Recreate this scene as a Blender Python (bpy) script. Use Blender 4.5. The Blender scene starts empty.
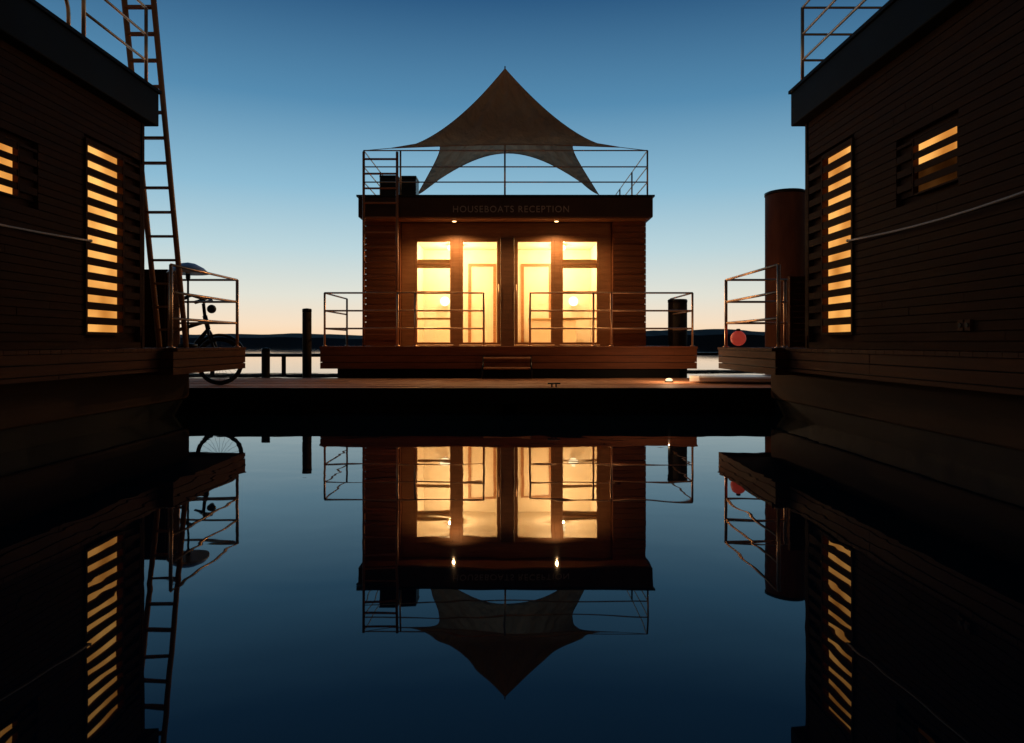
import bpy, math, random
from mathutils import Vector, Matrix, noise
random.seed(7)
C = bpy.context.scene.collection
PI = math.pi
ORG = {}

# ------------------------------------------------------------------ materials
def nm(name):
    m = bpy.data.materials.new(name); m.use_nodes = True
    nt = m.node_tree; nt.nodes.clear()
    out = nt.nodes.new('ShaderNodeOutputMaterial')
    return m, nt, out
def N(nt, t, **kw):
    n = nt.nodes.new(t)
    for k, v in kw.items(): setattr(n, k, v)
    return n
def noisy(name, c1, c2, scale=(4,4,4), rough=.6, metal=0, bump=.15, detail=6, spec=.5, rvar=.15):
    m, nt, out = nm(name)
    b = N(nt, 'ShaderNodeBsdfPrincipled'); nt.links.new(b.outputs[0], out.inputs[0])
    tc = N(nt, 'ShaderNodeTexCoord'); mp = N(nt, 'ShaderNodeMapping')
    mp.inputs['Scale'].default_value = scale
    nt.links.new(tc.outputs['Object'], mp.inputs[0])
    n = N(nt, 'ShaderNodeTexNoise'); n.inputs['Scale'].default_value = 1; n.inputs['Detail'].default_value = detail
    n.inputs['Roughness'].default_value = .65
    nt.links.new(mp.outputs[0], n.inputs['Vector'])
    r = N(nt, 'ShaderNodeValToRGB'); r.color_ramp.elements[0].position = .3; r.color_ramp.elements[1].position = .7
    r.color_ramp.elements[0].color = (*c1, 1); r.color_ramp.elements[1].color = (*c2, 1)
    nt.links.new(n.outputs[0], r.inputs[0]); nt.links.new(r.outputs[0], b.inputs['Base Color'])
    mr = N(nt, 'ShaderNodeMapRange'); mr.inputs['To Min'].default_value = max(0, rough-rvar); mr.inputs['To Max'].default_value = min(1, rough+rvar)
    nt.links.new(n.outputs[0], mr.inputs[0]); nt.links.new(mr.outputs[0], b.inputs['Roughness'])
    b.inputs['Metallic'].default_value = metal
    b.inputs['Specular IOR Level'].default_value = spec
    if bump:
        bp = N(nt, 'ShaderNodeBump'); bp.inputs['Strength'].default_value = bump; bp.inputs['Distance'].default_value = .01
        nt.links.new(n.outputs[0], bp.inputs['Height']); nt.links.new(bp.outputs[0], b.inputs['Normal'])
    return m
def emis(name, col, strength, var=0, scale=(3,3,3), col2=None):
    m, nt, out = nm(name)
    e = N(nt, 'ShaderNodeEmission'); nt.links.new(e.outputs[0], out.inputs[0])
    e.inputs['Strength'].default_value = strength; e.inputs['Color'].default_value = (*col, 1)
    if var:
        tc = N(nt, 'ShaderNodeTexCoord'); mp = N(nt, 'ShaderNodeMapping'); mp.inputs['Scale'].default_value = scale
        n = N(nt, 'ShaderNodeTexNoise'); n.inputs['Scale'].default_value = 1
        nt.links.new(tc.outputs['Object'], mp.inputs[0]); nt.links.new(mp.outputs[0], n.inputs['Vector'])
        mr = N(nt, 'ShaderNodeMapRange'); mr.inputs['From Min'].default_value = .3; mr.inputs['From Max'].default_value = .7
        mr.inputs['To Min'].default_value = strength*(1-var); mr.inputs['To Max'].default_value = strength*(1+var)
        nt.links.new(n.outputs[0], mr.inputs[0]); nt.links.new(mr.outputs[0], e.inputs['Strength'])
        if col2:
            r = N(nt, 'ShaderNodeValToRGB'); r.color_ramp.elements[0].position = .3; r.color_ramp.elements[1].position = .7
            r.color_ramp.elements[0].color = (*col2, 1); r.color_ramp.elements[1].color = (*col, 1)
            nt.links.new(n.outputs[0], r.inputs[0]); nt.links.new(r.outputs[0], e.inputs['Color'])
    return m
def glassmat():
    m, nt, out = nm('window_glass')
    t = N(nt, 'ShaderNodeBsdfTransparent'); g = N(nt, 'ShaderNodeBsdfGlossy'); g.inputs['Roughness'].default_value = .02
    f = N(nt, 'ShaderNodeFresnel'); f.inputs['IOR'].default_value = 1.45
    mx = N(nt, 'ShaderNodeMixShader')
    t.inputs[0].default_value = (.95, .93, .88, 1)
    nt.links.new(f.outputs[0], mx.inputs[0]); nt.links.new(t.outputs[0], mx.inputs[1]); nt.links.new(g.outputs[0], mx.inputs[2])
    nt.links.new(mx.outputs[0], out.inputs[0]); return m
def sailmat():
    m, nt, out = nm('sail_fabric')
    d = N(nt, 'ShaderNodeBsdfDiffuse'); t = N(nt, 'ShaderNodeBsdfTranslucent'); mx = N(nt, 'ShaderNodeMixShader'); mx.inputs[0].default_value = .5
    tc = N(nt, 'ShaderNodeTexCoord'); n = N(nt, 'ShaderNodeTexNoise'); n.inputs['Scale'].default_value = 1.3; n.inputs['Detail'].default_value = 8
    nt.links.new(tc.outputs['Object'], n.inputs['Vector'])
    r = N(nt, 'ShaderNodeValToRGB'); r.color_ramp.elements[0].color = (.92, .52, .29, 1); r.color_ramp.elements[1].color = (.98, .64, .39, 1)
    r.color_ramp.elements[0].position = .3; r.color_ramp.elements[1].position = .7
    nt.links.new(n.outputs[0], r.inputs[0]); nt.links.new(r.outputs[0], d.inputs[0]); nt.links.new(r.outputs[0], t.inputs[0])
    wv = N(nt, 'ShaderNodeTexNoise'); wv.inputs['Scale'].default_value = 2.2; wv.inputs['Detail'].default_value = 2
    mp = N(nt, 'ShaderNodeMapping'); mp.inputs['Scale'].default_value = (2.0, 2.0, .35); nt.links.new(tc.outputs['Object'], mp.inputs[0]); nt.links.new(mp.outputs[0], wv.inputs['Vector'])
    bp = N(nt, 'ShaderNodeBump'); bp.inputs['Strength'].default_value = .9; bp.inputs['Distance'].default_value = .15
    nt.links.new(wv.outputs[0], bp.inputs['Height']); nt.links.new(bp.outputs[0], d.inputs['Normal']); nt.links.new(bp.outputs[0], t.inputs['Normal'])
    nt.links.new(d.outputs[0], mx.inputs[1]); nt.links.new(t.outputs[0], mx.inputs[2]); nt.links.new(mx.outputs[0], out.inputs[0])
    return m
M = dict(
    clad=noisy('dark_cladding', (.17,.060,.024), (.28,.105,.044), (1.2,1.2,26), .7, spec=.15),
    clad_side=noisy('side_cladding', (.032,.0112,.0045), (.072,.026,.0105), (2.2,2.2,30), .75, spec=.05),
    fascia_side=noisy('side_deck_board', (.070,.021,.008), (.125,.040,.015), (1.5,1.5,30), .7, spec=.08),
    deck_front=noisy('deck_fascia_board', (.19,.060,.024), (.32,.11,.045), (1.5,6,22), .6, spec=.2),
    pont=noisy('pontoon_board', (.42,.19,.095), (.60,.31,.17), (1.2,18,6), .7, spec=.1),
    black=noisy('black_hull', (.006,.005,.005), (.014,.012,.011), (3,3,3), .6, spec=.15),
    hull=noisy('brown_hull', (.065,.031,.015), (.105,.053,.028), (.8,.8,5), .7, spec=.1),
    roof=noisy('anthracite_fascia', (.0085,.008,.0078), (.016,.015,.0148), (2,2,2), .7, 0, .03, spec=.08),
    roof_brown=noisy('brown_roof_fascia', (.050,.026,.017), (.075,.040,.027), (2,2,2), .5, 0, .03, spec=.2),
    steel=noisy('rail_steel', (.70,.42,.24), (.84,.55,.34), (9,9,9), .38, .75, .02),
    dark=noisy('dark_metal', (.012,.012,.013), (.025,.024,.024), (9,9,9), .4, .6, .03),
    frame=noisy('door_wood', (.28,.125,.046), (.42,.20,.08), (3,3,24), .5),
    frame_dark=noisy('door_dark_wood', (.10,.042,.017), (.16,.07,.03), (3,3,24), .5),
    cream=noisy('interior_plaster', (.78,.70,.55), (.86,.79,.66), (2,2,2), .8, 0, .03),
    floor=noisy('interior_floor', (.46,.28,.14), (.58,.39,.20), (1,8,1), .4),
    pile=noisy('steel_pile', (.13,.042,.022), (.23,.085,.045), (5,5,1.2), .7, spec=.2),
    pilewood=noisy('timber_pile', (.02,.014,.010), (.045,.03,.02), (9,9,2), .8),
    rubber=noisy('rubber', (.01,.01,.01), (.02,.02,.02), (20,20,20), .7),
    rope=noisy('white_rope', (.45,.37,.30), (.60,.50,.42), (60,60,60), .8),
    board=noisy('pale_board', (.68,.64,.57), (.80,.76,.68), (2,2,2), .35, 0, .02),
    heater=noisy('brushed_hood', (.60,.61,.63), (.75,.76,.77), (9,9,9), .45, .5, .02),
    ladder=noisy('ladder_wood', (.50,.22,.09), (.66,.32,.14), (9,9,2), .5),
    ladder_dark=noisy('ladder_rust', (.34,.13,.05), (.46,.20,.09), (9,9,2), .5),
    letter=noisy('sign_letter', (.36,.29,.23), (.44,.36,.29), (9,9,9), .5, .2, 0),
    blind=noisy('linen_blind', (.60,.38,.17), (.70,.47,.23), (2,2,60), .9),
    counter=noisy('counter_wood', (.52,.34,.16), (.62,.43,.22), (2,2,14), .5),
    glass=glassmat(), sail=sailmat(),
    lit=emis('lit_blind', (1,.53,.14), .95, .42, (1.5,1.6,1.4), (1,.36,.06)),
    lit_dim=emis('dim_blind', (1,.36,.08), .035, .5, (1.5,4,4), (1,.30,.05)),
    bulb=emis('warm_bulb', (1,.76,.44), 4),
    spot=emis('downlight_lens', (1,.62,.25), 5),
    docklens=emis('dock_lamp_lens', (1,.66,.34), 2.2),
    red=None, hill=noisy('far_forest', (.010,.016,.018), (.022,.03,.03), (.02,.02,.02), .9, 0, 0),
)
def redmat():
    m, nt, out = nm('red_buoy_glow_skin'); b = N(nt, 'ShaderNodeBsdfPrincipled'); nt.links.new(b.outputs[0], out.inputs[0])
    tc = N(nt, 'ShaderNodeTexCoord'); n = N(nt, 'ShaderNodeTexNoise'); n.inputs['Scale'].default_value = 12
    nt.links.new(tc.outputs['Object'], n.inputs['Vector'])
    r = N(nt, 'ShaderNodeValToRGB'); r.color_ramp.elements[0].color = (.6,.05,.03,1); r.color_ramp.elements[1].color = (.8,.09,.055,1)
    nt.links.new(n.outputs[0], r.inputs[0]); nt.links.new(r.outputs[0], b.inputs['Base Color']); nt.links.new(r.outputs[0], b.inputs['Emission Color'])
    b.inputs['Emission Strength'].default_value = .32; b.inputs['Roughness'].default_value = .5  # faint glow put into the ball's red colour; it holds no lamp
    return m
M['red'] = redmat()

# ------------------------------------------------------------------ mesh builder (world coordinates in, local out)
class MB:
    def __init__(s): s.v = []; s.f = []
    def box(s, x0, x1, y0, y1, z0, z1):
        if x0 > x1: x0, x1 = x1, x0
        if y0 > y1: y0, y1 = y1, y0
        i = len(s.v)
        s.v += [(x0,y0,z0),(x1,y0,z0),(x1,y1,z0),(x0,y1,z0),(x0,y0,z1),(x1,y0,z1),(x1,y1,z1),(x0,y1,z1)]
        s.f += [tuple(i+k for k in q) for q in ((3,2,1,0),(4,5,6,7),(0,1,5,4),(1,2,6,5),(2,3,7,6),(3,0,4,7))]
        return s
    def tube(s, pts, r, n=10, cap=True, closed=False):
        pts = [Vector(p) for p in pts]; k = len(pts); rr = r if isinstance(r, (list, tuple)) else [r]*k
        i0 = len(s.v); up = None
        for j, p in enumerate(pts):
            if closed: d = pts[(j+1) % k] - pts[j-1]
            else: d = pts[min(j+1, k-1)] - pts[max(j-1, 0)]
            d.normalize()
            if up is None:
                up = Vector((0,0,1)) if abs(d.z) < .9 else Vector((1,0,0))
            a = d.cross(up).normalized(); b = a.cross(d).normalized(); up = b
            for q in range(n):
                t = 2*PI*q/n; s.v.append(tuple(p + (a*math.cos(t) + b*math.sin(t))*rr[j]))
        for j in range(k if closed else k-1):
            j2 = (j+1) % k
            for q in range(n):
                s.f.append((i0+j*n+q, i0+j*n+(q+1) % n, i0+j2*n+(q+1) % n, i0+j2*n+q))
        if cap and not closed:
            s.f.append(tuple(i0+q for q in range(n))[::-1]); s.f.append(tuple(i0+(k-1)*n+q for q in range(n)))
        return s
    def lathe(s, prof, cx, cy, n=24):
        i0 = len(s.v); k = len(prof)
        for r, z in prof:
            for q in range(n):
                t = 2*PI*q/n; s.v.append((cx+r*math.cos(t), cy+r*math.sin(t), z))
        for j in range(k-1):
            for q in range(n): s.f.append((i0+j*n+q, i0+j*n+(q+1) % n, i0+(j+1)*n+(q+1) % n, i0+(j+1)*n+q))
        s.f.append(tuple(i0+q for q in range(n))[::-1]); s.f.append(tuple(i0+(k-1)*n+q for q in range(n)))
        return s
    def build(s, name, mat, parent=None, smooth=False, bevel=0, org=None):
        me = bpy.data.meshes.new(name)
        if parent is not None: o0 = ORG[parent.name]
        elif org is not None: o0 = Vector(org)
        else:
            xs = [v[0] for v in s.v]; ys = [v[1] for v in s.v]; zs = [v[2] for v in s.v]
            o0 = Vector(((min(xs)+max(xs))/2, (min(ys)+max(ys))/2, min(zs)))
        me.from_pydata([tuple(Vector(v)-o0) for v in s.v], [], s.f); me.update()
        me.materials.append(mat)
        o = bpy.data.objects.new(name, me); C.objects.link(o)
        if parent is not None: o.parent = parent
        else: o.location = o0
        ORG[o.name] = o0
        if smooth:
            for p in me.polygons: p.use_smooth = len(p.vertices) == 4
        if bevel:
            b = o.modifiers.new('bevel', 'BEVEL'); b.width = bevel; b.segments = 2; b.limit_method = 'ANGLE'
        return o
def tag(o, label=None, cat=None, group=None, kind=None):
    if label: o['label'] = label
    if cat: o['category'] = cat
    if group: o['group'] = group
    if kind: o['kind'] = kind
    return o
def thing(name, loc, label, cat, group=None):
    o = bpy.data.objects.new(name, None); C.objects.link(o); o.location = loc; o.empty_display_size = .2
    ORG[o.name] = Vector(loc); return tag(o, label, cat, group)
def circle(c, r, n=40, ax='y'):
    out = []
    for q in range(n):
        t = 2*PI*q/n
        if ax == 'y': out.append((c[0]+r*math.cos(t), c[1], c[2]+r*math.sin(t)))
        else: out.append((c[0]+r*math.cos(t), c[1]+r*math.sin(t), c[2]))
    return out
def sphere_prof(r, zc, n=12, squash=1):
    return [(max(.0015, r*math.sin(PI*k/n)), zc - r*squash*math.cos(PI*k/n)) for k in range(n+1)]

# ------------------------------------------------------------------ setting
w = MB(); w.v = [(-4000,-60,0),(4000,-60,0),(4000,6000,0),(-4000,6000,0)]; w.f = [(0,1,2,3)]
def watermat():
    m, nt, out = nm('calm_water'); b = N(nt, 'ShaderNodeBsdfPrincipled'); nt.links.new(b.outputs[0], out.inputs[0])
    b.inputs['Base Color'].default_value = (.003,.012,.020,1); b.inputs['Roughness'].default_value = .012; b.inputs['IOR'].default_value = 1.5
    tc = N(nt, 'ShaderNodeTexCoord'); mp = N(nt, 'ShaderNodeMapping'); mp.inputs['Scale'].default_value = (.7, 1.0, 1)
    nt.links.new(tc.outputs['Object'], mp.inputs[0])
    n = N(nt, 'ShaderNodeTexNoise'); n.inputs['Scale'].default_value = 1.7; n.inputs['Detail'].default_value = 1.8; n.inputs['Distortion'].default_value = .5
    nt.links.new(mp.outputs[0], n.inputs['Vector'])
    bp = N(nt, 'ShaderNodeBump'); bp.inputs['Strength'].default_value = .5; bp.inputs['Distance'].default_value = .0030
    nt.links.new(n.outputs[0], bp.inputs['Height']); nt.links.new(bp.outputs[0], b.inputs['Normal'])
    return m
tag(w.build('water', watermat(), org=(0,0,0)), kind='structure')
h = MB()
nx = 420
for j in range(nx+1):
    x = -2400 + 4800*j/nx
    zt = 12 + 6*noise.noise((x*.0022, 3.1, 0)) + 2.4*noise.noise((x*.02, 7, 0)) + 1.3*noise.noise((x*.09, 2, 0)) + (9*math.exp(-((x-300)/140)**2)) + 3*math.exp(-((x+330)/130)**2)
    h.v += [(x, 980, -1), (x, 1000, zt*.6), (x, 1060, zt), (x, 1500, zt*1.05)]
for j in range(nx):
    for k in range(3): a = j*4+k; h.f.append((a, a+4, a+5, a+1))
tag(h.build('hills', M['hill'], org=(0,1000,0)), kind='structure')

# ------------------------------------------------------------------ shared pieces
PZ = .34   # pontoon top
DZ = .90   # houseboat deck top
def rails(path, zs, posts, z0, name, parent, r=.016, pr=.02, mat='steel'):
    mb = MB()
    for z in zs:
        mb.tube([(p[0], p[1], z) for p in path], r, 8)
    for p in posts:
        mb.tube([(p[0], p[1], z0), (p[0], p[1], zs[0])], pr, 8)
        mb.lathe([(.045, z0), (.045, z0+.012), (.022, z0+.02)], p[0], p[1], 12)
    return mb.build(name, M[mat], parent, smooth=True)
def clad_x(wx, s, y0, y1, z0, z1, holes, pitch, mat, parent, name='wall'):
    mb = MB(); z = z0; row = 0
    while z < z1 - .02:
        zb = min(z+pitch-.007, z1)
        segs = [(y0, y1)]
        for (a, b, c, d) in holes:
            if zb > c and z < d:
                ns = []
                for (p, q) in segs:
                    if b <= p or a >= q: ns.append((p, q))
                    else:
                        if a > p: ns.append((p, a))
                        if b < q: ns.append((b, q))
                segs = ns
        for (p, q) in segs:
            t = p
            rnd = random.Random(row*31+int(p*10))
            while t < q - 1e-4:
                e = min(q, t + rnd.uniform(.9, 2.4))
                if q - e < .25: e = q
                off = rnd.uniform(0, .004)
                mb.box(wx - s*off, wx + s*.045, t+.001, e-.001, z, zb)
                t = e
        z += pitch; row += 1
    return mb.build(name, M[mat], parent)

def lit_window(parent, wx, s, ya, yb, za, zb, pitch, slat, lab=None, dark_below=None, f=.03):
    fr = MB(); pr = .02 if f > .02 else .002
    fr.box(wx - s*pr, wx + s*.05, ya-f, ya, za-f, zb+f); fr.box(wx - s*pr, wx + s*.05, yb, yb+f, za-f, zb+f)
    fr.box(wx - s*(pr-.002), wx + s*.05, ya, yb, za-f, za); fr.box(wx - s*(pr-.002), wx + s*.05, ya, yb, zb, zb+f)
    wn = fr.build('window', M['clad_side'], parent)
    if lab: wn['label'] = lab
    zl = dark_below or za
    MB().box(wx + s*.046, wx + s*.052, ya, yb, zl, zb).build('lit_blind', M['lit'], wn)
    if dark_below: MB().box(wx + s*.044, wx + s*.052, ya, yb, za, zl-.001).build('closed_blind', M['lit_dim'], wn)
    sl = MB(); z = za + pitch - slat
    while z < zb:
        sl.box(wx - s*(pr-.005), wx + s*.012, ya, yb, z, min(z+slat, zb)); z += pitch
    sl.build('slats', M['clad_side'], wn)
    return wn

def side_boat(s, rx, wx, dx, lx, hx, name_label, small):
    """s=+1 right, -1 left; rx roof edge, wx wall, dx terrace edge, lx ledge edge, hx hull"""
    X = lambda v: s*v
    wid = 5.2
    t = thing('houseboat', (X(wx+wid/2), 4.0, 0), name_label, 'houseboat', None)
    MB().box(X(hx), X(wx+wid-.3), -2, 9.62, .2, .64).build('hull', M['hull'], t, bevel=.02)
    MB().box(X(hx+.03), X(wx+wid-.33), -2, 9.6, -.4, .2).build('hull_base', M['black'], t)
    d = MB(); d.box(X(dx+.04), X(wx+wid+.2), 7.9, 9.96, .64, .86); d.box(X(lx+.04), X(wx+wid+.2), -2, 7.898, .66, .86)
    d.build('deck_core', M['black'], t)
    e = MB()
    for k, (z0, z1) in enumerate(((.60,.675),(.685,.77),(.78,.862))):
        e.box(X(dx), X(dx+.04), 7.86, 10.0, z0, z1)
        e.box(X(dx+.04), X(wx+wid+.2), 9.962, 10.0, z0, z1)
        e.box(X(dx+.04), X(lx+.5), 7.86, 7.898, z0, z1)
        for a, b in ((-2,.4),(.404,3.2),(3.204,6.1),(6.104,7.856)): e.box(X(lx+random.uniform(0,.004)), X(lx+.038), a, b, max(z0,.64), z1)
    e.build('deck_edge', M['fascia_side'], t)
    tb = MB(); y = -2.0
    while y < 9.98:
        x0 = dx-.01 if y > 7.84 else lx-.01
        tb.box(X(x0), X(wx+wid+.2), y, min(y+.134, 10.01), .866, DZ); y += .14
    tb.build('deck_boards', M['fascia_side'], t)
    z0, z1 = DZ+.004, 3.42
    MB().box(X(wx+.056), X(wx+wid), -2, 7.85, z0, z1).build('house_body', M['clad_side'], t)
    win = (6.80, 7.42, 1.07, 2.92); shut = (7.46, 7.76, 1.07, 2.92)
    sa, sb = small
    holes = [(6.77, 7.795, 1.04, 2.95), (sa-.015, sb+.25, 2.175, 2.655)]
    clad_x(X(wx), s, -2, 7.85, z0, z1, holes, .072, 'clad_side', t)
    mb = MB(); mb.box(X(wx-.012), X(wx+.05), 7.82, 7.87, z0, z1); mb.build('corner_trim', M['clad_side'], t)
    lit_window(t, X(wx), s, *win, .146, .072, lab='tall slatted window glowing amber')
    lit_window(t, X(wx), s, sa, sb, 2.19, 2.64, .112, .056, lab='small high slatted window glowing amber', dark_below=2.42 if s > 0 else None, f=.015)
    for (a, b, c, d_) in (shut, (sb+.02, sb+.24, 2.19, 2.64)):
        m = MB(); m.box(X(wx+.03), X(wx+.05), a, b, c, d_); z = c
        while z < d_-.03: m.box(X(wx-.002 if c > 2 else wx-.018), X(wx+.02), a, b, z+.074 if c < 2 else z+.05, min(z+.146 if c < 2 else z+.11, d_)); z += .146 if c < 2 else .125
        if c < 2: m.box(X(wx-.022), X(wx+.03), b, b+.03, c-.03, d_+.03)
        m.build('shutter', M['clad_side'], t)
    r = MB(); r.box(X(rx), X(wx+wid+.1), -2.1, 7.98, 3.424, 3.80); ro = r.build('roof', M['roof'], t, bevel=.012)
    MB().box(X(rx-.02), X(wx+wid+.12), -2.12, 8.0, 3.80, 3.835).build('roof_capping', M['roof'], ro)
    zr = [4.72, 4.42, 4.13]
    ys = (-1.6, 0.3, 2.2, 4.1, 6.0, 7.85) if s > 0 else (6.7, 7.85)
    ya = -2 if s > 0 else 6.7
    rails([(X(rx+.08), ya), (X(rx+.08), 7.85)] + ([(X(wx+wid), 7.85)] if s > 0 else []), zr, [(X(rx+.08), y) for y in ys] + ([(X(rx+1.5+1.5*k), 7.85) for k in range(3)] if s > 0 else []), 3.835, 'roof_railing', t, .014, .02, 'steel')
    if s < 0:
        hk = MB(); pts = [(X(rx+.08), -2, 4.22), (X(rx+.08), 6.25, 4.22)] + [(X(rx+.08), 6.25+.22*math.sin(a), 4.0+.22*math.cos(a)) for a in [math.radians(15*k) for k in range(1,7)]] + [(X(rx+.08), 6.47, 3.835)]
        hk.tube(pts, .018, 8)
        for y in (-1.5, 1, 3.5, 5.4): hk.tube([(X(rx+.08), y, 3.835), (X(rx+.08), y, 4.22)], .014, 8)
        hk.build('low_handrail', M['steel'], t, smooth=True)['label'] = 'low handrail with a rounded end on the roof edge'
    zt = [DZ+.95, DZ+.64, DZ+.34]
    rails([(X(dx+.07), 7.95), (X(dx+.07), 9.88), (X(dx+2.6), 9.88)], zt, [(X(dx+.07), 7.95), (X(dx+.07), 9.88), (X(dx+.9), 9.88), (X(dx+1.75), 9.88), (X(dx+2.6), 9.88)], DZ, 'terrace_railing', t, .016, .022)
    p = []
    for k in range(25):
        q = k/24; p.append((X(wx-.06), -2+8.78*q, 1.95 - .05*math.sin(PI*((q*3) % 1))))
    rp = MB().tube(p, .009, 8).build('wall_rope', M['rope'], t, smooth=True); rp['label'] = 'white rope strung along the dark wall'
    for q in (0, 1/3, 2/3, 1):
        MB().tube([(X(wx+.01), -2+8.78*q, 1.95), (X(wx-.07), -2+8.78*q, 1.95)], .014, 8).build('eyelet', M['dark'], rp)
    return t
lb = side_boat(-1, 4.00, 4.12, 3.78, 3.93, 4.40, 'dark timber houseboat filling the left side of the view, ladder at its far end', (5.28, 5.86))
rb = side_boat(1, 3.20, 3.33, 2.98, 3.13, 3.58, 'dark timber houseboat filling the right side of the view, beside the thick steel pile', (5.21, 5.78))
o = MB(); o.box(3.305, 3.33, 5.03, 5.09, 1.05, 1.13); o.box(3.305, 3.33, 5.11, 5.17, 1.05, 1.13); o.box(3.307, 3.33, 5.09, 5.11, 1.07, 1.11)
sk = o.build('socket_box', M['fascia_side'], rb)
for yy in (5.06, 5.14): MB().tube([(3.304, yy, 1.09), (3.298, yy, 1.09)], .018, 12).build('socket_cover', M['black'], sk)
o = MB()
for k in range(12): o.box(3.80, 5.4, 9.50, 9.53, DZ+.01+k*.08, DZ+.085+k*.08)
o.box(3.80, 3.86, 9.532, 9.58, DZ, DZ+.97); o.box(5.34, 5.4, 9.532, 9.58, DZ, DZ+.97)
o.build('privacy_screen', M['fascia_side'], rb)

# ------------------------------------------------------------------ pontoon
pt = thing('pontoon', (0, 11, 0), 'long timber floating walkway crossing the canal in front of the lit houseboat', 'pontoon')
b = MB(); y = 9.72; k = 0
while y < 12.35:
    x = -15.0
    while x < 15:
        e = min(15, x + random.uniform(2.5, 4)); zz = PZ + random.uniform(-.004, .003)
        b.box(x+.002, e-.002, y, y+.132, PZ-.035, zz); x = e
    y += .14
b.build('deck_boards', M['pont'], pt)
for ya in (9.70, 12.38): MB().box(-15, 15, ya, ya+.018, .12, PZ-.004).build('edge_board', M['black'], pt)
for k in range(10): MB().box(-14.9+3*k, -12.1+3*k, 9.76, 12.34, -.4, PZ-.04).build('float', M['black'], pt)
for cx in (.62,):
    c = MB(); c.tube([(cx-.09, 9.86, PZ+.05), (cx+.09, 9.86, PZ+.05)], .013, 8); c.tube([(cx-.03, 9.86, PZ), (cx-.03, 9.86, PZ+.05)], .011, 8); c.tube([(cx+.03, 9.86, PZ), (cx+.03, 9.86, PZ+.05)], .011, 8)
    c.build('mooring_cleat', M['dark'], pt, smooth=True)

def pile(x, y, r, top, label, name='mooring_pile', mat='pilewood', cap=True, group=None, cat='mooring pile'):
    t = thing(name, (x, y, 0), label, cat, group)
    MB().lathe([(r, -1), (r*1.0, top-.06), (r*.97, top-.01), (r*.9, top)], x, y, 28).build('shaft', M[mat], t, smooth=True)
    if cap: MB().lathe([(r*1.03, top-.04), (r*1.03, top+.01), (r*.95, top+.025), (.01, top+.035)], x, y, 28).build('cap', M['dark'], t, smooth=True)
    return t
pile(5.24, 13.3, .375, 3.80, 'thick round rusty brown pile standing tall beside the right houseboat', mat='pile')
pile(-4.06, 14.0, .09, 1.62, 'slim dark pile standing in the water left of the lit houseboat')
pile(3.40, 14.2, .19, 1.82, 'stout dark pile at the right side of the lit houseboat')
pile(-4.5, 12.9, .075, .84, 'short dark pile behind the walkway near the bicycle')
fj = thing('far_jetty', (-8, 30, 0), 'thin distant jetty on the bright water behind the left terrace', 'jetty')
MB().box(-22, 3, 29.2, 31, .38, .5).build('walkway', M['black'], fj)
for k in range(9): MB().tube([(-21.5+3*k, 29.4, -1), (-21.5+3*k, 29.4, .38)], .09, 10).build('stilt', M['pilewood'], fj)
fj2 = thing('far_jetty', (12, 34, 0), 'thin distant jetty on the water behind the right terrace', 'jetty')
MB().box(4, 22, 33.2, 35, .38, .5).build('walkway', M['black'], fj2)
for k in range(6): MB().tube([(4.5+3.3*k, 33.4, -1), (4.5+3.3*k, 33.4, .38)], .09, 10).build('stilt', M['pilewood'], fj2)

# ------------------------------------------------------------------ central houseboat
cb = thing('houseboat', (-.1, 15.8, 0), 'brightly lit timber houseboat with glass doors in the centre, roof terrace on top', 'houseboat')
HX0, HX1 = -2.9, 2.72
DX0, DX1 = -3.39, 3.34
MB().box(DX0+.25, DX1-.25, 12.75, 19.3, -.4, .5).build('hull', M['black'], cb)
MB().box(DX0+.03, DX1-.03, 12.53, 19.6, .5, .85).build('deck_core', M['black'], cb)
e = MB()
for z0, z1 in ((.50,.61),(.62,.735),(.745,.852)):
    x = DX0
    while x < DX1-.01:
        e2 = min(DX1, x+random.uniform(1.6, 2.6)); e.box(x+.001, e2-.001, 12.5-random.uniform(0,.004), 12.53, z0, z1); x = e2
    e.box(DX0, DX0+.03, 12.532, 19.6, z0, z1); e.box(DX1-.03, DX1, 12.532, 19.6, z0, z1)
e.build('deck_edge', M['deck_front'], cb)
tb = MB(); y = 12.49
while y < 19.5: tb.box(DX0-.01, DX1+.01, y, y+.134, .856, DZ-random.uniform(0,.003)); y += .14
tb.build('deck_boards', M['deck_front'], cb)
FY = 14.25
WZ = DZ+.004
def clad_y(yf, x0, x1, z0, z1, pitch, mb):
    z = z0; r = 0
    while z < z1-.02:
        mb.box(x0, x1, yf-random.uniform(0,.005), yf+.05, z, min(z+pitch-.01, z1)); z += pitch
wl = MB(); clad_y(14.0, HX0, -2.2, WZ, 3.38, .12, wl); wl.box(HX0+.02, -2.21, 14.052, 18.98, WZ, 3.4)
wl.build('wall', M['clad'], cb)['label'] = 'left timber wall block behind the ladder'
wr = MB(); clad_y(14.0, 2.06, HX1, WZ, 3.38, .12, wr); wr.box(2.07, HX1-.02, 14.052, 18.98, WZ, 3.4)
wr.build('wall', M['clad'], cb)['label'] = 'right timber wall block'
MB().box(-2.2, 2.06, FY, FY+.08, 3.10, 3.40).build('lintel', M['frame'], cb)
MB().box(-2.2, 2.06, FY+.1, 18.9, .906, .92).build('interior_floor', M['floor'], cb)
iw = MB(); iw.box(-2.2, 2.06, 17.6, 17.7, .93, 3.3); iw.box(-2.205, -2.16, FY+.1, 17.6, .93, 3.3); iw.box(2.02, 2.065, FY+.1, 17.6, .93, 3.3); iw.box(-.18,-.06, 15.6, 17.6, .93, 3.3)
iw.build('interior_wall', M['cream'], cb)
MB().box(-2.2, 2.06, FY+.1, 17.7, 3.305, 3.38).build('ceiling', M['cream'], cb)
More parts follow.
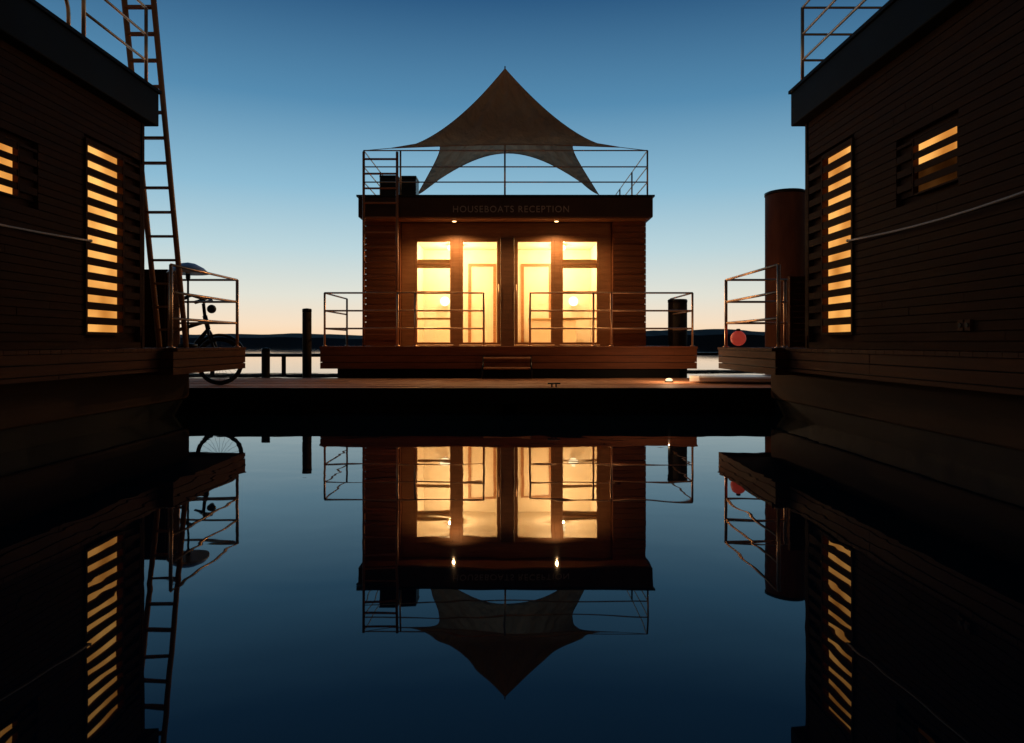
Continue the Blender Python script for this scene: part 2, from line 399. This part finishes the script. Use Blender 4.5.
for x0, x1 in ((-1.05,-.98),(-.42,-.35),(.28,.35),(.98,1.05)): MB().box(x0, x1, 17.56, 17.598, .93, 2.95).build('inner_post', M['frame'], cb)
for x0, x1 in ((-.98,-.42),(.35,.98)): MB().box(x0, x1, 17.56, 17.598, 2.88, 2.95).build('inner_lintel', M['frame'], cb)
def leaf(x0, x1, name, handle=None, transoms=()):
    z0, z1 = WZ+.02, 3.08; f = MB(); w_ = .075 if name == 'door' else .06
    f.box(x0-w_, x0, FY-.0, FY+.06, z0, z1+.02); f.box(x1, x1+w_, FY-.0, FY+.06, z0, z1+.02)
    f.box(x0, x1, FY+.004, FY+.056, z1-.06, z1+.02); f.box(x0, x1, FY+.004, FY+.056, z0, z0+.05)
    for zt in transoms: f.box(x0, x1, FY+.004, FY+.056, zt, zt+.04)
    o = f.build(name, M['frame'], cb, bevel=.004)
    MB().box(x0, x1, FY+.026, FY+.032, z0+.05, z1-.06).build('pane', M['glass'], o)
    if handle is not None:
        hb = MB().tube([(handle, FY-.05, 1.75), (handle, FY-.05, 2.15)], .012, 8).tube([(handle, FY, 1.8), (handle, FY-.05, 1.8)], .008, 8).tube([(handle, FY, 2.1), (handle, FY-.05, 2.1)], .008, 8)
        hb.build('handle', M['steel'], o, smooth=True)
    return o
wa = leaf(-1.89, -1.22, 'window', None, (2.55,)); wa['label'] = 'left side window with linen blind'
leaf(-.957, -.265, 'door', -.23)['label'] = 'left glazed door'
leaf(.163, .835, 'door', .13)['label'] = 'right glazed door'
wb = leaf(1.08, 1.77, 'window', None, (2.55,)); wb['label'] = 'right side window with linen blind'
for a, b_ in ((-2.2,-1.952),(-1.158,-1.034),(.912,1.018),(1.832,2.06)): MB().box(a, b_, FY+.002, FY+.08, WZ, 3.098).build('post', M['frame'], cb)
MB().box(-.188, .086, FY-.02, FY+.08, WZ, 3.098).build('centre_post', M['frame_dark'], cb)
for (x0, x1, o_) in ((-1.89,-1.22,wa),(1.08,1.77,wb)):
    for k, (za, zb) in enumerate(((2.50,2.68),(1.97,2.03),(1.44,1.48))): MB().box(x0-.02, x1+.02, FY+.16+k*.01, FY+.175+k*.01, za, zb).build('blind', M['blind'], o_)
MB().box(-2.95, 2.78, 13.6, 19.15, 3.405, 3.80).build('roof', M['roof_brown'], cb, bevel=.015)
MB().box(-2.98, 2.81, 13.57, 19.18, 3.80, 3.835).build('roof_capping', M['dark'], cb)
MB().box(-2.9, 2.72, 13.66, 13.99, 3.385, 3.403).build('soffit', M['frame'], cb)
for lx in (-1.1, .92):
    dl = MB().lathe([(.055, 3.366), (.06, 3.384)], lx, 13.84, 20).build('downlight', M['steel'], cb)
    MB().lathe([(.035, 3.355), (.04, 3.365)], lx, 13.84, 20).build('lens', M['spot'], dl)
cu = bpy.data.curves.new('txt', 'FONT'); cu.body = 'HOUSEBOATS RECEPTION'; cu.size = .19; cu.extrude = .006; cu.align_x = 'CENTER'; cu.space_character = 1.15
to = bpy.data.objects.new('tmp', cu); C.objects.link(to); bpy.context.view_layer.update()
me = bpy.data.meshes.new_from_object(to.evaluated_get(bpy.context.evaluated_depsgraph_get()))
wd = max(v.co.x for v in me.vertices) - min(v.co.x for v in me.vertices); sc = 2.25/wd
me.transform(Matrix.Translation(Vector((.02, 13.59, 3.50)) - ORG[cb.name]) @ Matrix.Rotation(PI/2, 4, 'X') @ Matrix.Diagonal((sc, min(sc*1.05, 1.05), 1, 1)))
bpy.data.objects.remove(to)
so = bpy.data.objects.new('sign_lettering', me); C.objects.link(so); so.parent = cb; me.materials.clear(); me.materials.append(M['letter']); so['label'] = 'small dim capital letters on the dark roof edge'
zt = [1.86, 1.54, 1.22]
y0 = 12.58
rails([(-3.33, 14.3), (-3.33, y0), (-.47, y0)], zt, [(-3.33, 14.3), (-3.33, y0), (-2.02, y0), (-1.7,y0), (-.47, y0)], DZ, 'deck_railing', cb)['label'] = 'left terrace railing'
rails([(.36, y0), (3.28, y0), (3.28, 14.3)], zt, [(.36, y0), (1.82, y0), (3.28, y0), (3.28, 14.3), (1.5, y0)], DZ, 'deck_railing', cb)['label'] = 'right terrace railing'
zr = [4.74, 4.42, 4.12]
rails([(-2.87, 19.0), (-2.87, 13.75), (2.70, 13.75), (2.70, 19.0), (-2.87, 19.0)], zr, [(x, y) for x in (-2.87, 2.70) for y in (13.75, 15.5, 17.2, 19.0)] + [(-.1, 13.75), (-2.15, 13.75), (-.1, 19.0)], 3.835, 'roof_railing', cb, .013, .018)
for x in (-1.62, 1.58):
    a = MB().box(x-.04, x+.04, 17.5, 17.6, 1.9, 2.1).build('wall_lamp', M['steel'], cb)
    MB().lathe(sphere_prof(.12, 2.0), x, 17.43, 20).build('lamp_globe', M['bulb'], a, smooth=True)
def light(kind, name, loc, power, col, **kw):
    l = bpy.data.lights.new(name, kind); l.energy = power; l.color = col
    for k, v in kw.items(): setattr(l, k, v)
    o = bpy.data.objects.new(name, l); C.objects.link(o); o.location = loc; return o
for x in (-1.3, 1.15):
    for y in (15.2, 16.7):
        a = MB().tube([(x, y, 3.09), (x, y, 3.303)], .008, 6).build('pendant_cord', M['steel'], cb)
        MB().lathe(sphere_prof(.065, 3.03), x, y, 20).build('pendant_globe', M['bulb'], a, smooth=True)
        light('POINT', 'room_light', (x, y, 2.93), 100 if y > 16 else 58, (1,.66,.34), shadow_soft_size=.025)
for x in (-1.1, .92):
    l = light('SPOT', 'downlight_beam', (x, 13.80, 3.352), 100, (1,.57,.25), spot_size=math.radians(165), spot_blend=.6, shadow_soft_size=.010)
    l.rotation_euler = (math.radians(-14), 0, 0)
ct = thing('reception_counter', (1.0, 17.0, .92), 'low pale wooden reception counter inside behind the right glazed door', 'counter')
MB().box(.5, 1.6, 16.9, 17.3, .95, 1.52).build('body', M['cream'], ct, bevel=.01)
MB().box(.45, 1.65, 16.85, 17.35, 1.522, 1.56).build('top', M['counter'], ct, bevel=.008)
MB().box(.52, 1.58, 16.92, 17.28, .921, .948).build('plinth', M['frame'], ct)

# steps
st = thing('boarding_steps', (-.05, 12.2, PZ), 'small wooden boarding steps on the walkway in front of the glass doors', 'steps')
for k in range(2):
    yy = 12.02+.2*k; z = PZ+.2+.17*k
    MB().box(-.46, .36, yy, yy+.17, z-.03, z).build('tread', M['ladder'], st, bevel=.004)
for x in (-.47, .37):
    MB().tube([(x, 12.0, PZ+.01), (x, 12.0, PZ+.19), (x, 12.44, PZ+.38), (x, 12.44, PZ+.01)], .014, 8).build('side_frame', M['dark'], st, smooth=True)

def make_ladder(name, label, x0, x1, bot, top, r, mat, n, cat='ladder'):
    t = thing(name, (x0, bot[0], bot[1]), label, cat)
    for x in (x0, x1):
        MB().tube([(x, bot[0], bot[1]), (x, top[0], top[1])], r, 8).build('rail', M[mat], t, smooth=True)
    for k in range(n):
        q = (k+.8)/(n+.3); y = bot[0]+(top[0]-bot[0])*q; z = bot[1]+(top[1]-bot[1])*q
        MB().box(min(x0,x1), max(x0,x1), y-.035, y+.035, z-.012, z+.012).build('rung', M[mat], t)
    return t
make_ladder('ladder', 'tall timber ladder leaning on the far end of the left houseboat', -4.14, -4.48, (8.95, DZ), (8.06, 5.3), .034, 'ladder', 15)
make_ladder('ladder', 'rust brown ladder standing against the left wall of the lit houseboat', -2.80, -2.16, (13.40, DZ), (13.40, 4.62), .026, 'ladder_dark', 13)
for i, (x0, x1, z1, y, lab) in enumerate(((-2.62, -2.26, 4.34, 14.1, 'narrow black storage box at the front left corner of the roof terrace'), (-2.22, -1.90, 4.34, 14.15, 'black storage box on the roof terrace, right of its twin beside the ladder'))):
    t = thing('storage_box', ((x0+x1)/2, y+.2, 3.835), lab, 'box')
    MB().box(x0, x1, y, y+.45, 3.836, z1-.05).build('body', M['dark'], t, bevel=.01)
    MB().box(x0-.01, x1+.01, y-.02, y+.47, z1-.048, z1).build('lid', M['dark'], t, bevel=.012)

# ------------------------------------------------------------------ sail canopy
cp = thing('sail_canopy', (-.12, 16.9, 3.84), 'tan peaked fabric sail canopy stretched over the roof terrace', 'canopy')
A = Vector((-.12, 16.95, 7.62))
cor = [Vector((-2.50,14.8,5.08)), Vector((2.31,14.8,5.10)), Vector((2.36,18.6,4.90)), Vector((-2.46,18.6,4.90))]
edge = [(.16,.16),(.34,.70),(.12,1.05),(.34,.70)]
def edge_pt(a, b_, t, pull, rise):
    q = 4*t*(1-t); E = a.lerp(b_, t)
    E.x += (A.x-E.x)*pull*q; E.y += (A.y-E.y)*pull*q; E.z += rise*q
    return E, q
sm = MB(); NT, NS = 28, 30
for i in range(4):
    a, b_ = cor[i], cor[(i+1) % 4]; pull, rise = edge[i]
    i0 = len(sm.v)
    for jt in range(NT+1):
        E, q = edge_pt(a, b_, jt/NT, pull, rise)
        for js in range(NS+1):
            s_ = js/NS; P = Vector((A.x+(E.x-A.x)*s_, A.y+(E.y-A.y)*s_, 0))
            pw = 1.5 - .22*q
            P.z = E.z + (A.z-E.z)*(1-s_)**pw + .055*math.sin(jt/NT*PI*8)*math.sin(PI*s_)
            sm.v.append(tuple(P))
    for jt in range(NT):
        for js in range(NS):
            p = i0+jt*(NS+1)+js; sm.f.append((p, p+1, p+NS+2, p+NS+1))
so = sm.build('sail', M['sail'], cp, smooth=True)
hm = MB()
for i in range(4):
    a, b_ = cor[i], cor[(i+1) % 4]; pull, rise = edge[i]
    hm.tube([edge_pt(a, b_, jt/NT, pull, rise)[0] for jt in range(NT+1)], .010, 6)
hm.build('hem', M['sail'], so, smooth=True)
MB().tube([(A.x, A.y, 3.836), (A.x, A.y, 7.66)], [.022, .016], 10).build('mast', M['steel'], cp, smooth=True)
for a, b_ in ((cor[0], (-2.87,13.75,4.74)), (cor[1], (2.70,13.75,4.74)), (cor[2], (2.70,19.0,4.74)), (cor[3], (-2.87,19.0,4.74))):
    MB().tube([a, b_], .008, 6).build('guy_rope', M['rope'], cp)

# ------------------------------------------------------------------ bicycle
by = 10.30; WR = .355
B0 = -4.27
bk = thing('bicycle', (B0, by, PZ), 'dark city bicycle parked on the walkway behind the left terrace', 'bicycle')
fw = Vector((B0, by, PZ+WR)); rw = Vector((B0-1.08, by, PZ+WR))
for c, lab in ((fw, 'front wheel'), (rw, 'rear wheel')):
    ty = MB().tube(circle(c, WR-.024), .024, 8, closed=True); wo = ty.build('wheel', M['rubber'], bk, smooth=True); wo['label'] = lab
    MB().tube(circle(c, WR-.055), .010, 6, closed=True).build('rim', M['dark'], wo, smooth=True)
    sp = MB()
    for k in range(24):
        t = 2*PI*k/24; sp.tube([(c.x, by+(.02 if k % 2 else -.02), c.z), (c.x+(WR-.05)*math.cos(t), by, c.z+(WR-.05)*math.sin(t))], .0018, 4)
    sp.tube([(c.x, by-.05, c.z), (c.x, by+.05, c.z)], .02, 10); sp.build('spokes', M['dark'], wo)
    fd = [(c.x+(WR+.03)*math.cos(t), by, c.z+(WR+.03)*math.sin(t)) for t in [math.radians(20+8*k) for k in range(18)]]
    MB().tube(fd, .022, 6).build('mudguard', M['dark'], bk, smooth=True)
bb = Vector((B0-.63, by, PZ+.30)); hd = Vector((B0-.22, by, PZ+1.02)); hl = Vector((B0-.17, by, PZ+.82)); stt = Vector((B0-.80, by, PZ+.84))
fr = MB(); fr.tube([bb, hl], .030, 8); fr.tube([bb, stt], .028, 8); fr.tube([stt-(stt-bb)*.15, hd-(hd-hl)*.4], .028, 8); fr.tube([hl, hd], .036, 8)
for dy in (-.05, .05):
    fr.tube([bb, (rw.x, by+dy, rw.z)], .014, 6); fr.tube([stt-(stt-bb)*.1, (rw.x, by+dy, rw.z)], .013, 6)
fr.build('frame', M['dark'], bk, smooth=True)
fk = MB()
for dy in (-.05, .05): fk.tube([hl, (hl.x+.02, by+dy, hl.z-.06), (fw.x-.03, by+dy, fw.z+.1), (fw.x, by+dy, fw.z)], .020, 6)
fk.build('fork', M['dark'], bk, smooth=True)
T = Vector((hd.x-.02, by, PZ+1.22))
hb = MB(); hb.tube([hd, (hd.x-.02, by, T.z-.02)], .026, 8)
hb.tube([T+Vector((-.24,-.30,.02)), T+Vector((-.05,-.27,.08)), T+Vector((.07,-.12,.03)), T, T+Vector((.07,.12,.03)), T+Vector((-.05,.27,.08)), T+Vector((-.24,.30,.02))], .020, 8)
ho = hb.build('handlebar', M['dark'], bk, smooth=True)
for sy in (-1, 1): MB().tube([T+Vector((-.26,sy*.302,.015)), T+Vector((-.12,sy*.28,.05))], .028, 8).build('grip', M['rubber'], ho, smooth=True)
MB().lathe(sphere_prof(.065, PZ+1.12), hd.x+.10, by, 14).build('headlamp', M['dark'], bk, smooth=True)
sd = MB(); sd.tube([(B0-1.02, by, PZ+1.02), (B0-.92, by, PZ+1.04), (B0-.78, by, PZ+1.02), (B0-.70, by, PZ+1.0)], [.07,.085,.045,.02], 10)
so_ = sd.build('saddle', M['rubber'], bk, smooth=True); MB().tube([stt, (B0-.86, by, PZ+1.0)], .015, 8).build('seat_post', M['dark'], so_)
cr = MB(); cr.tube(circle((bb.x, by-.045, bb.z), .09), .008, 5, closed=True); cr.tube([(bb.x, by-.07, bb.z), (bb.x+.12, by-.07, bb.z-.12)], .011, 6); cr.tube([(bb.x, by+.07, bb.z), (bb.x-.12, by+.07, bb.z+.12)], .011, 6); cr.tube([(bb.x, by-.07, bb.z),(bb.x, by+.07, bb.z)], .015, 8); cr.build('crank', M['dark'], bk)
MB().box(bb.x+.07, bb.x+.17, by-.16, by-.075, bb.z-.132, bb.z-.108).build('pedal', M['rubber'], bk)
MB().box(bb.x-.17, bb.x-.07, by+.075, by+.16, bb.z+.108, bb.z+.132).build('pedal', M['rubber'], bk)
MB().tube([(rw.x-.02, by+.05, rw.z), (rw.x+.28, by+.14, PZ+.01)], .008, 6).build('kickstand', M['dark'], bk)

# ------------------------------------------------------------------ small things
hx_, hy_ = -4.30, 9.35
ph = thing('patio_heater', (hx_, hy_, DZ), 'slim patio heater with pale metal hood behind the leaning ladder', 'patio heater')
MB().lathe([(.12, DZ), (.12, DZ+.04), (.03, DZ+.06)], hx_, hy_, 24).build('base', M['dark'], ph, smooth=True)
MB().tube([(hx_, hy_, DZ+.06), (hx_, hy_, DZ+.98)], .014, 10).build('pole', M['dark'], ph, smooth=True)
MB().lathe([(.02, DZ+.90), (.03, DZ+.93), (.03, DZ+.98)], hx_, hy_, 20).build('burner', M['dark'], ph, smooth=True)
MB().lathe([(.26, DZ+.985), (.265, DZ+.995), (.20, DZ+1.06), (.09, DZ+1.12), (.01, DZ+1.135)], hx_, hy_, 28).build('hood', M['heater'], ph, smooth=True)
cbn = thing('storage_cabinet', (-4.82, 9.55, DZ), 'tall narrow dark cabinet on the left terrace behind the ladder', 'cabinet')
MB().box(-4.95, -4.60, 9.40, 9.72, DZ+.004, DZ+1.02).build('body', M['clad_side'], cbn, bevel=.01)
MB().box(-4.93, -4.62, 9.375, 9.396, DZ+.03, DZ+.99).build('door', M['clad_side'], cbn, bevel=.005)
MB().box(-4.97, -4.58, 9.36, 9.74, DZ+1.022, DZ+1.045).build('top', M['dark'], cbn)
bu = thing('round_buoy', (3.17, 9.72, DZ), 'red round buoy sitting in the near corner of the right terrace railing', 'buoy')
MB().lathe(sphere_prof(.105, DZ+.125, 16), 3.17, 9.72, 28).build('ball', M['red'], bu, smooth=True)
MB().lathe([(.03, DZ+.22), (.03, DZ+.25), (.02, DZ+.258)], 3.17, 9.72, 14).build('neck', M['rubber'], bu)
pb = thing('paddle_board', (4.0, 10.9, PZ), 'pale flat paddle board lying on the walkway beside the right houseboat', 'paddle board')
PY = 10.9
m = MB(); n = 24; L = 1.25; prof = []
for k in range(n+1):
    t = k/n; prof.append((2.80+2*L*t, .42*(math.sin(PI*min(1, max(0, t)))**.45 if 0 < t < 1 else .02)))
for (z, f_) in ((PZ+.02, .8), (PZ+.04, 1), (PZ+.09, 1), (PZ+.11, .85)):
    for x, hw in prof: m.v.append((x, PY-hw*f_, z))
    for x, hw in reversed(prof): m.v.append((x, PY+hw*f_, z))
c = 2*(n+1)
for lv in range(3):
    for q in range(c): m.f.append((lv*c+q, lv*c+(q+1) % c, (lv+1)*c+(q+1) % c, (lv+1)*c+q))
m.f.append(tuple(range(c))[::-1]); m.f.append(tuple(range(3*c, 4*c)))
m.build('board', M['board'], pb)
MB().box(4.0, 4.8, PY-.2, PY+.2, PZ+.111, PZ+.115).build('deck_pad', M['dark'], pb)
dk = thing('dock_lamp', (2.50, 11.0, PZ), 'small glowing lamp set on the walkway beside the pale paddle board', 'lamp')
MB().lathe([(.07, PZ+.004), (.07, PZ+.02), (.05, PZ+.024)], 2.50, 11.0, 20).build('base', M['dark'], dk)
MB().lathe([(.05, PZ+.025), (.055, PZ+.045), (.04, PZ+.06), (.005, PZ+.068)], 2.50, 11.0, 20).build('lens', M['docklens'], dk, smooth=True)
light('POINT', 'dock_lamp_glow', (2.50, 11.0, PZ+.30), 17, (1,.62,.34), shadow_soft_size=.008)

# ------------------------------------------------------------------ world: dusk sky, brightest low over the sunset azimuth
wd = bpy.data.worlds.new('World'); bpy.context.scene.world = wd; wd.use_nodes = True
nt = wd.node_tree; nt.nodes.clear()
out = N(nt, 'ShaderNodeOutputWorld'); bg = N(nt, 'ShaderNodeBackground'); nt.links.new(bg.outputs[0], out.inputs[0])
tc = N(nt, 'ShaderNodeTexCoord'); sp = N(nt, 'ShaderNodeSeparateXYZ'); nt.links.new(tc.outputs['Generated'], sp.inputs[0])
rp = N(nt, 'ShaderNodeValToRGB'); nt.links.new(sp.outputs['Z'], rp.inputs[0])
def lin(c): return tuple(((v/255)/12.92 if v/255 < .04045 else ((v/255+.055)/1.055)**2.4) for v in c) + (1,)
stops = [(0, (254,212,168)), (.025, (250,224,194)), (.065, (228,227,214)), (.13, (188,214,221)), (.21, (142,188,212)), (.32, (86,140,177)), (.44, (46,91,132)), (1, (14,36,66))]
cr = rp.color_ramp
cr.elements[0].position = 0; cr.elements[0].color = lin(stops[0][1]); cr.elements[1].position = 1; cr.elements[1].color = lin(stops[-1][1])
for p_, c_ in stops[1:-1]: e = cr.elements.new(p_); e.color = lin(c_)
dt = N(nt, 'ShaderNodeVectorMath', operation='DOT_PRODUCT'); nt.links.new(tc.outputs['Generated'], dt.inputs[0]); dt.inputs[1].default_value = (-.20, .98, 0)
mr = N(nt, 'ShaderNodeMapRange', interpolation_type='SMOOTHSTEP'); mr.inputs['From Min'].default_value = -.4; mr.inputs['From Max'].default_value = 1.0; mr.inputs['To Min'].default_value = 0; mr.inputs['To Max'].default_value = 1.0
tint = N(nt, 'ShaderNodeMix', data_type='RGBA'); tint.inputs['A'].default_value = (.20,.115,.072,1); tint.inputs['B'].default_value = (1,1,1,1)
nt.links.new(dt.outputs['Value'], mr.inputs[0]); nt.links.new(mr.outputs[0], tint.inputs['Factor'])
mu = N(nt, 'ShaderNodeMix', data_type='RGBA', blend_type='MULTIPLY'); mu.inputs['Factor'].default_value = 1
nt.links.new(rp.outputs[0], mu.inputs['A']); nt.links.new(tint.outputs['Result'], mu.inputs['B'])
nt.links.new(mu.outputs['Result'], bg.inputs[0]); bg.inputs[1].default_value = 1

# ------------------------------------------------------------------ camera
cam = bpy.data.cameras.new('camera'); co = bpy.data.objects.new('camera', cam); C.objects.link(co)
co.location = (0, 0, .96); co.rotation_euler = (PI/2, 0, 0); cam.sensor_width = 36; cam.lens = 36*700/1024
cam.shift_x = .002; cam.shift_y = -28.5/1024; cam.clip_end = 9000; cam.clip_start = .05
bpy.context.scene.camera = co
sc = bpy.context.scene
sc.view_settings.view_transform = 'Standard'; sc.view_settings.look = 'None'; sc.view_settings.exposure = 0
